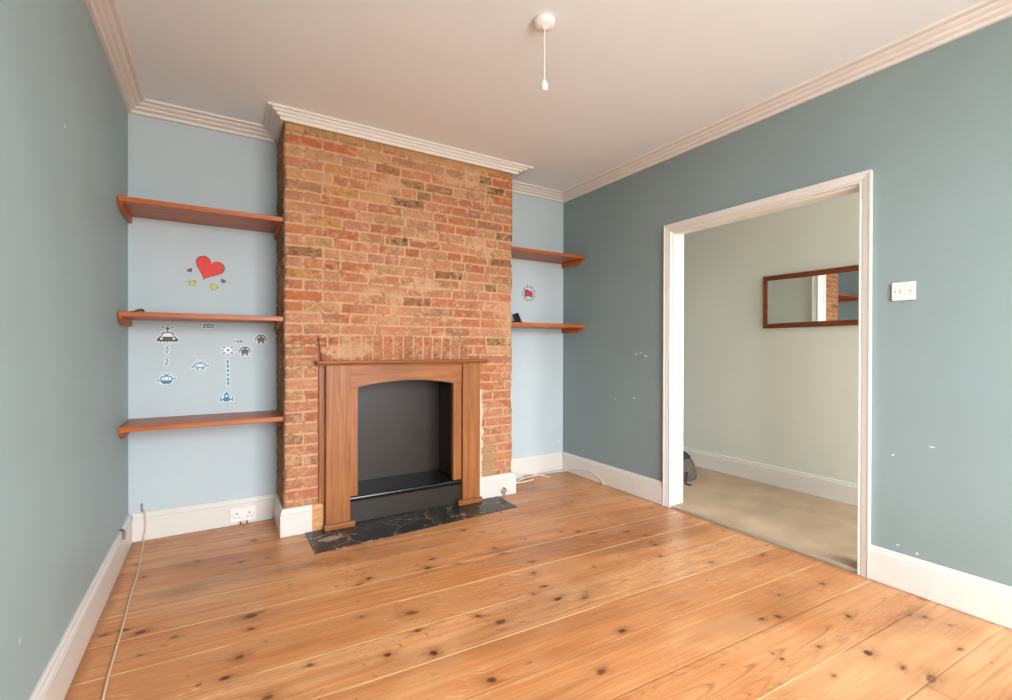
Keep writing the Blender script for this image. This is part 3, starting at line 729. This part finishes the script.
# ------------------------------------------------------------------ wall stickers
def sprite(name, rows, cx, cz, cell, colors, label, cat='sticker', group=None, halo=True, slant=0):
    """thin vinyl pixel picture on the back wall (Y=0)"""
    h = len(rows); w = max(len(r) for r in rows)
    t = empty(name, (cx, 0, cz), label, cat, group)
    filled = {(i, j): ch for j, r in enumerate(rows) for i, ch in enumerate(r) if ch != '.'}
    def cellbox(bm, i, j, th, y0=0.0):
        x = cx+(i-w/2)*cell+slant*(h/2-j)*cell; z = cz+(h/2-j-1)*cell
        box(bm, x, x+cell, -th, y0+.0004, z, z+cell)
    if halo:
        bm = bmesh.new(); s = set()
        for (i, j) in filled:
            for a in (-1, 0, 1):
                for b in (-1, 0, 1): s.add((i+a, j+b))
        for (i, j) in s: cellbox(bm, i, j, .0006)
        obj('backing', bm, M['st_back'], t)
    by = {}
    for k, ch in filled.items(): by.setdefault(ch, []).append(k)
    for ch, cells in by.items():
        bm = bmesh.new()
        for (i, j) in cells: cellbox(bm, i, j, .0012, -.0006 if halo else 0)
        obj(colors[ch][0], bm, colors[ch][1], t)
    return t
CG = {'#': ('dark_print', M['st_grey']), 'w': ('white_print', M['st_white'])}
CB = {'#': ('blue_print', M['st_blue']), 'w': ('white_print', M['st_white'])}
sprite('saucer_sticker', [
 "....##...#...##....",
 "......#.###.#......",
 "........###........",
 ".........#.........",
 ".........#.........",
 ".........#.........",
 ".....#########.....",
 "....##wwwwwww##....",
 "....#wwwwwwwww#....",
 "....#wwwwwwwww#....",
 "...#wwwwwwwwwww#...",
 "..###############..",
 ".##ww#########ww##.",
 "###ww#########ww###",
 "###################",
 "###################",
 "...#..#..#..#..#..."], .186, 1.206, .0055, CG, 'dark grey pixel flying saucer sticker under the middle shelf of the left alcove', group='pixel stickers in the left alcove')
bolt = ["..#", ".#.", "#..", ".#.", "..#", ".#.", "#..", ".#.", "#.."]
sprite('zigzag_sticker', bolt, .184, 1.116, .0056, {'#': ('dark_print', M['st_black'])}, 'dark zigzag bolt sticker directly under the grey flying saucer sticker', group='pixel stickers in the left alcove')
sprite('zigzag_sticker', bolt, .183, 1.045, .0056, {'#': ('dark_print', M['st_black'])}, 'dark zigzag bolt sticker lower down, just above the round blue robot sticker', group='pixel stickers in the left alcove')
sprite('robot_sticker', [
 ".....##...##.....",
 ".......#.#.......",
 ".......###.......",
 "....#########....",
 "...##wwwwwww##...",
 "...#ww#www#ww#..#",
 "...#ww#www#ww####",
 "####wwwwwwwww#...",
 "#..###########...",
 "#..###########...",
 "....#########....",
 ".....#######....."], .180, .942, .0052, CB, 'round blue pixel robot sticker, lowest left of the pixel stickers above the bottom shelf', group='pixel stickers in the left alcove')
sprite('robot_sticker', [
 ".....#.....#.....",
 "......#...#......",
 ".......###.......",
 "....#########....",
 "...##wwwwwww##...",
 "...#ww#www#ww#..#",
 "..##ww#www#ww####",
 "###.#wwwwwww#....",
 "#...#########....",
 ".....##...##.....",
 ".....#.....#.....",
 ".....#.....#....."], .349, 1.018, .0052, CB, 'blue pixel robot sticker with two legs in the middle of the left alcove', group='pixel stickers in the left alcove')
sprite('rocket_sticker', [
 "......#......",
 "......#......",
 ".....###.....",
 "....#####....",
 "....##w##....",
 "....#www#....",
 "#...##w##...#",
 "#...#####...#",
 "#..#######..#",
 "#############",
 "##.#######.##",
 "#...#####...#"], .489, .820, .0054, CB, 'blue pixel rocket ship sticker just above the lowest left shelf', group='pixel stickers in the left alcove')
sprite('laser_trail_sticker', ["##", "##", "##", "##", "..", "##", "##", "##", "##", "..", "..", "##", "##", "##", "..", "..", "##", "##", "##", "..", "..", "##", "##", "##", "##", "..", "##", "##", "##", "..", "##"], .497, .966, .0054, CB, 'dashed blue laser line sticker rising from the rocket ship sticker', group='pixel stickers in the left alcove', slant=-.025)
sprite('burst_sticker', [
 "......#......",
 "......#......",
 ".##.......##.",
 "..##wwwww##..",
 "...wwwwwww...",
 "...www#www...",
 "##.ww###ww.##",
 "...www#www...",
 "...wwwwwww...",
 "..##wwwww##..",
 ".##.......##.",
 "......#......",
 "......#......"], .497, 1.112, .0054, CG, 'white starburst explosion sticker at the top of the blue laser line', group='pixel stickers in the left alcove')
crt = [
 "...######...",
 "..########..",
 ".##ww##ww##.",
 "##.######.##",
 "#.########.#",
 "#.########.#",
 "#.########.#",
 "...######...",
 "...##..##...",
 "..###..###.."]
sprite('creature_sticker', crt, .591, 1.106, .0056, CG, 'dark grey pixel creature sticker beside the white starburst sticker', group='pixel stickers in the left alcove')
sprite('creature_sticker', crt, .683, 1.184, .0056, CG, 'dark grey pixel creature sticker nearest the brick chimney, under the middle shelf', group='pixel stickers in the left alcove')
sprite('score_sticker', ["###.###.###", "..#.#.#.#.#", "###.#.#.#.#", "#...#.#.#.#", "###.###.###"], .392, 1.263, .0050, CG, 'grey pixel number 200 sticker close under the middle left shelf', group='pixel stickers in the left alcove', slant=.15)
sprite('score_sticker', [".#..###.###", "##..#.#.#.#", ".#..#.#.#.#", ".#..###.###"], .552, 1.168, .0045, CG, 'faint small pixel number sticker just above the starburst and creature stickers', group='pixel stickers in the left alcove', slant=.1)
# right alcove burst
t = empty('burst_sticker', (2.80, 0, 1.615), 'red pixel burst sticker with dark rays above the lower right shelf', 'sticker')
bm = bmesh.new()
for k in range(18):
    a = 2*math.pi*k/18; r0, r1 = .050, .066+.006*(k % 2); u = Vector((math.cos(a), 0, math.sin(a))); v = Vector((-u.z, 0, u.x))*.0032
    c = Vector((2.80, 0, 1.615)); P = [c+u*r0*1.05-v, c+u*r1*1.05-v, c+u*r1*1.05+v, c+u*r0*1.05+v]
    prism(bm, [(p.x, p.z) for p in P], 'y', -.001, .0004)
obj('rays', bm, M['st_black'], t)
def pix(rows, cx, cz, cell, key, th, y0):
    bm = bmesh.new(); h = len(rows); w = len(rows[0])
    for j, r in enumerate(rows):
        for i, ch in enumerate(r):
            if ch in key: box(bm, cx+(i-w/2)*cell, cx+(i-w/2+1)*cell, -th, -y0, cz+(h/2-j-1)*cell, cz+(h/2-j)*cell)
    return bm
rr = ["bbbb.....", "brrrbbb..", "brmrrrrbb", "brrrmrrrb", "bmrrrrmrb", "brrbbrrrb", "bbb..bbbb"]
obj('red_print', pix(rr, 2.80, 1.617, .0088, 'r', .0012, -.0004), M['st_red'], t)
obj('dark_red_print', pix(rr, 2.80, 1.617, .0088, 'm', .0012, -.0004), M['st_maroon'], t)
obj('black_print', pix(rr, 2.80, 1.617, .0088, 'b', .0012, -.0004), M['st_black'], t)
# plain heart
t = empty('heart_sticker', (.385, 0, 1.60), 'red heart sticker with black outline and small yellow hearts between two left shelves', 'sticker')
def heart(cx, cz, s, tilt, n=48):
    out = []
    for k in range(n):
        a = 2*math.pi*k/n; x = 16*math.sin(a)**3/17; z = (13*math.cos(a)-5*math.cos(2*a)-2*math.cos(3*a)-math.cos(4*a)+2.5)/17
        out.append((cx+s*(x*math.cos(tilt)-z*math.sin(tilt)), cz+s*(x*math.sin(tilt)+z*math.cos(tilt))))
    return out
def heart_pair(cx, cz, s, tilt, mat, nm):
    bm = bmesh.new(); prism(bm, heart(cx, cz, s, tilt), 'y', -.0008, .0004); obj('outline', bm, M['st_black'], t)
    bm = bmesh.new(); prism(bm, heart(cx, cz, s-.0045 if s > .04 else s-.0035, tilt), 'y', -.0014, -.0009); obj(nm, bm, mat, t)
heart_pair(.392, 1.612, .085, -.38, M['st_red'], 'red_print')
heart_pair(.312, 1.520, .022, .3, M['st_yellow'], 'yellow_print')
heart_pair(.420, 1.502, .024, -.3, M['st_yellow'], 'yellow_print')
heart_pair(.298, 1.598, .016, .5, M['st_maroon'], 'dark_red_print')
heart_pair(.470, 1.545, .016, -.5, M['st_maroon'], 'dark_red_print')

# ------------------------------------------------------------------ socket, switch
t = empty('wall_socket', (.58, -BT, .06), 'white double power socket set in the left alcove skirting board', 'socket')
bm = bmesh.new(); box(bm, .507, .653, -BT-.010, -BT+.002, .020, .106, .004); plate = obj('face_plate', bm, M['white_plastic'], t)
for cx in (.545, .615):
    bm = bmesh.new()
    box(bm, cx-.003, cx+.003, -BT-.0104, -BT-.0095, .066, .078)
    box(bm, cx-.014, cx-.007, -BT-.0104, -BT-.0095, .046, .051); box(bm, cx+.007, cx+.014, -BT-.0104, -BT-.0095, .046, .051)
    obj('pin_holes', bm, M['dark_hole'], plate, local=False)
    bm = bmesh.new(); sx = .575 if cx < .58 else .587
    box(bm, sx-.0045, sx+.0045, -BT-.0135, -BT-.009, .078, .094, .001); obj('rocker_switch', bm, M['white_plastic'], plate)
for cx in (.517, .643):
    bm = bmesh.new(); lathe(bm, [(.003, 0), (.003, -.0006)], (cx, -BT-.0100, .063), 12, 'y'); obj('screw', bm, M['chrome'], t)
t = empty('wire_ends', (.583, -BT-.01, .004), 'short red and dark bare wire ends poking out below the double socket', 'wire')
for dx, m_ in ((-.022, M['dark_hole']), (-.004, M['cable_beige']), (.016, M['st_maroon'])):
    bm = bmesh.new(); tube(bm, [(.583+dx, -BT-.001, .020), (.583+dx+.003, -BT-.010, .012), (.583+dx+.006, -BT-.014, .004)], .004, 8, 5); obj('wire', bm, m_, t)

t = empty('light_switch', (W, -2.555, 1.40), 'white single light switch plate on the blue wall right of the doorway', 'switch')
bm = bmesh.new(); box(bm, W-.012, W+.001, -2.600, -2.511, 1.357, 1.443, .004); obj('face_plate', bm, M['cream_plastic'], t)
bm = bmesh.new(); box(bm, W-.018, W-.011, -2.562, -2.549, 1.388, 1.410, .0015); obj('rocker_switch', bm, M['cream_plastic'], t)
for y in (-2.583, -2.527):
    bm = bmesh.new(); lathe(bm, [(.0032, 0), (.0032, -.0007)], (W-.0118, y, 1.400), 12, 'x'); obj('screw', bm, M['bronze'], t)

# ------------------------------------------------------------------ pendant
PXY = (1.652, -1.80)
t = empty('pendant_light', (*PXY, CH), 'white ceiling rose with a short cord and bare lamp holder hanging from ceiling', 'light')
bm = bmesh.new(); lathe(bm, [(.028, -.0), (.046, -.0), (.047, -.008), (.046, -.016), (.040, -.026), (.030, -.031), (.012, -.033), (.006, -.040)], (*PXY, CH), 36); obj('ceiling_rose', bm, M['white_plastic'], t)
bm = bmesh.new(); tube(bm, [(PXY[0], PXY[1], CH-.038), (PXY[0]+.001, PXY[1], CH-.13), (PXY[0], PXY[1], CH-.262)], .0032, 8, 6); obj('cord', bm, M['cream_plastic'], t)
bm = bmesh.new(); lathe(bm, [(.004, -.256), (.008, -.258), (.011, -.266), (.012, -.274), (.017, -.276), (.0175, -.284), (.014, -.288), (.0145, -.302), (.013, -.304), (.004, -.302)], (*PXY, CH), 24); obj('lamp_holder', bm, M['white_plastic'], t)

# ------------------------------------------------------------------ cables
r = .0042
bm = bmesh.new()
tube(bm, [(.066, -.004, .205), (.070, -.010, .180), (.078, -.026, .160), (.083, -.029, .11), (.079, -.030, .055), (.074, -.034, .018), (.076, -.060, .0045), (.083, -.18, .0045), (.094, -.38, .0045), (.103, -.583, .0045), (.106, -.80, .0045), (.115, -1.064, .0045), (.121, -1.339, .0045), (.128, -1.508, .0045), (.150, -1.9, .0045), (.19, -2.5, .0045)], r)
tag(obj('cable', bm, M['cable_beige']), 'beige cable dropping over the left alcove skirting and running along floor by left wall', 'cable')
bm = bmesh.new(); tube(bm, [(.004, -.292, .166), (.014, -.305, .1675), (.023, -.325, .164), (.0262, -.345, .150), (.0262, -.352, .132)], .0065, 10, 6)
tag(obj('cable_stub', bm, M['cable_grey']), 'short grey cable stub hooked over the top of the left wall skirting board', 'cable')
bm = bmesh.new(); tube(bm, [(.064, -.006, .166), (.063, -.006, .19), (.062, -.005, .214)], .0045, 8, 5)
tag(obj('cable_stub', bm, M['cable_grey']), 'short dark grey cable stub standing up behind the left alcove skirting board', 'cable')
cw = [
 ([(2.43, -.075, .006), (2.55, -.060, .006), (2.66, -.085, .006), (2.80, -.075, .006), (2.98, -.060, .006), (3.10, -.070, .006), (3.145, -.13, .02), (3.158, -.23, .055), (3.162, -.36, .075), (3.163, -.47, .062), (3.163, -.55, .03), (3.15, -.585, .006)], 'white cable running along right alcove floor and arching up the right skirting board'),
 ([(2.44, -.13, .006), (2.52, -.165, .006), (2.62, -.15, .017), (2.68, -.105, .018), (2.60, -.07, .019), (2.50, -.09, .020), (2.46, -.14, .018), (2.55, -.185, .008), (2.66, -.18, .006), (2.74, -.165, .006)], 'looped white cable lying tangled beside the chimney skirting in the right alcove'),
 ([(2.45, -.035, .006), (2.50, -.05, .036), (2.56, -.11, .038), (2.66, -.045, .036), (2.74, -.05, .030), (2.85, -.12, .017), (2.90, -.18, .006)], 'white cable with a loose end poking forward on the right alcove floor')]
for pts, lb in cw:
    bm = bmesh.new(); tube(bm, pts, .0048); tag(obj('cable', bm, M['cable_white']), lb, 'cable', 'white cables in the right alcove')

# gas tap by the chimney skirting
t = empty('gas_tap', (2.294, -.425, 0), 'small chrome gas tap on a stub pipe by the right chimney skirting', 'tap')
bm = bmesh.new(); lathe(bm, [(.011, 0.001), (.011, .006), (.006, .008), (.006, .040)], (2.294, -.425, 0), 16); obj('pipe', bm, M['chrome'], t)
bm = bmesh.new(); lathe(bm, [(.006, -.022), (.010, -.020), (.010, .014), (.006, .018)], (2.294, -.425, .045), 16, 'x'); lathe(bm, [(.008, .0), (.008, .016), (.004, .020)], (2.294, -.425, .046), 16); obj('tap_body', bm, M['chrome'], t)
bm = bmesh.new(); box(bm, 2.290, 2.298, -.440, -.410, .064, .070, .001); obj('lever', bm, M['bronze'], t)

# ------------------------------------------------------------------ hall: mirror, bag
MY0, MY1, MZ0, MZ1 = -2.44, -1.246, 1.297, 1.724; fw_ = .041
t = empty('wall_mirror', (HX-.01, (MY0+MY1)/2, (MZ0+MZ1)/2), 'long horizontal mirror in a dark brown wood frame on the hall wall', 'mirror')
bm = bmesh.new()
sweep(bm, [(MY1, MZ0), (MY1, MZ1), (MY0, MZ1), (MY0, MZ0), (MY1, MZ0)], [(0, .0), (0, .018), (.004, .021), (.034, .017), (fw_, .012), (fw_, 0)], lambda p, h: (HX-.0008-h, p[0], p[1]), side=1, caps=False)
obj('frame', bm, M['mirror_wood'], t)
bm = bmesh.new(); box(bm, HX-.010, HX-.002, MY0+fw_-.005, MY1-fw_+.005, MZ0+fw_-.005, MZ1-fw_+.005); bmesh.ops.rotate(bm, cent=(HX-.010, (MY0+MY1)/2, 1.5), matrix=Matrix.Rotation(math.radians(.6), 3, 'Z'), verts=bm.verts)
obj('mirror_glass', bm, M['mirror'], t)

bc = (3.83, -.80, .012)
t = empty('bag', bc, 'dark grey cloth bag with black top on hall carpet behind the left door jamb', 'bag')
bm = bmesh.new()
lathe(bm, [(.10, .0), (.142, .006), (.152, .03), (.148, .08), (.132, .13), (.105, .170), (.072, .195), (.04, .205)], bc, 40)
for v in bm.verts:
    a = math.atan2(v.co.y-bc[1], v.co.x-bc[0]); k = 1+.03*math.sin(5*a+v.co.z*20)
    v.co.x = bc[0]+(v.co.x-bc[0])*k; v.co.y = bc[1]+(v.co.y-bc[1])*k*.85
obj('cloth_body', bm, M['bag'], t)
bm = bmesh.new(); lathe(bm, [(.086, .186), (.088, .196), (.060, .222), (.030, .240), (.012, .244)], bc, 32)
obj('black_top', bm, M['bag_dark'], t)
bm = bmesh.new(); tube(bm, [(3.77, -.925, .10), (3.735, -.940, .05), (3.715, -.952, .020), (3.712, -.975, .018), (3.722, -1.0, .018)], .006, 8, 6); obj('strap', bm, M['bag_dark'], t)

# ------------------------------------------------------------------ light
wd = bpy.data.worlds.new('daylight'); scene.world = wd; wd.use_nodes = True
nt = wd.node_tree; bg = nt.nodes['Background']
SKY = 7.0
# overcast sky: cool white above, dull ground below
tc = N(nt, 'ShaderNodeTexCoord'); sx = N(nt, 'ShaderNodeSeparateXYZ'); nt.links.new(tc.outputs['Generated'], sx.inputs[0])
rp = N(nt, 'ShaderNodeValToRGB'); e = rp.color_ramp.elements
e[0].position = .46; e[0].color = (.40, .40, .38, 1); e[1].position = .54; e[1].color = (.92, .97, 1.0, 1)
mm = N(nt, 'ShaderNodeMapRange'); mm.inputs[1].default_value = -1; mm.inputs[2].default_value = 1; nt.links.new(sx.outputs['Z'], mm.inputs[0])
nt.links.new(mm.outputs[0], rp.inputs[0]); nt.links.new(rp.outputs[0], bg.inputs['Color'])
bg.inputs['Strength'].default_value = SKY
def portal(name, x0, x1, z0, z1):
    l = bpy.data.lights.new(name, 'AREA'); l.shape = 'RECTANGLE'; l.size = x1-x0; l.size_y = z1-z0; l.cycles.is_portal = True
    o = bpy.data.objects.new(name, l); COL.objects.link(o); o.location = ((x0+x1)/2, FRONT-.12, (z0+z1)/2); o.rotation_euler = (math.radians(90), 0, 0)
    return o
portal('window_daylight', WX0, WX1, WZ0, WZ1)
portal('hall_daylight', DX0, DX1, .02, DZ1)

# ------------------------------------------------------------------ camera
cam = bpy.data.cameras.new('camera'); co = bpy.data.objects.new('camera', cam); COL.objects.link(co)
f = 469.68; cam.sensor_width = 36; cam.sensor_fit = 'HORIZONTAL'; cam.lens = f/1012*36; cam.clip_start = .02
fw = Vector((0.52310988, 0.85225394, -0.00438972)); rt = Vector((0.85226515, -0.5231054, 0.0022039)); up = Vector((4.18008567e-04, 4.89408856e-03, 9.99987937e-01))
mw = Matrix((rt, up, -fw)).transposed().to_4x4(); mw.translation = (0.4416, -3.45946, 1.13)
co.matrix_world = mw
scene.camera = co

vs = scene.view_settings; vs.view_transform = 'Standard'; vs.look = 'None'; vs.gamma = 1; vs.use_curve_mapping = False; vs.exposure = 1.97
cy = scene.cycles
cy.max_bounces = 12; cy.diffuse_bounces = 8; cy.glossy_bounces = 6; cy.transparent_max_bounces = 8; cy.sample_clamp_indirect = 8
cy.use_denoising = True
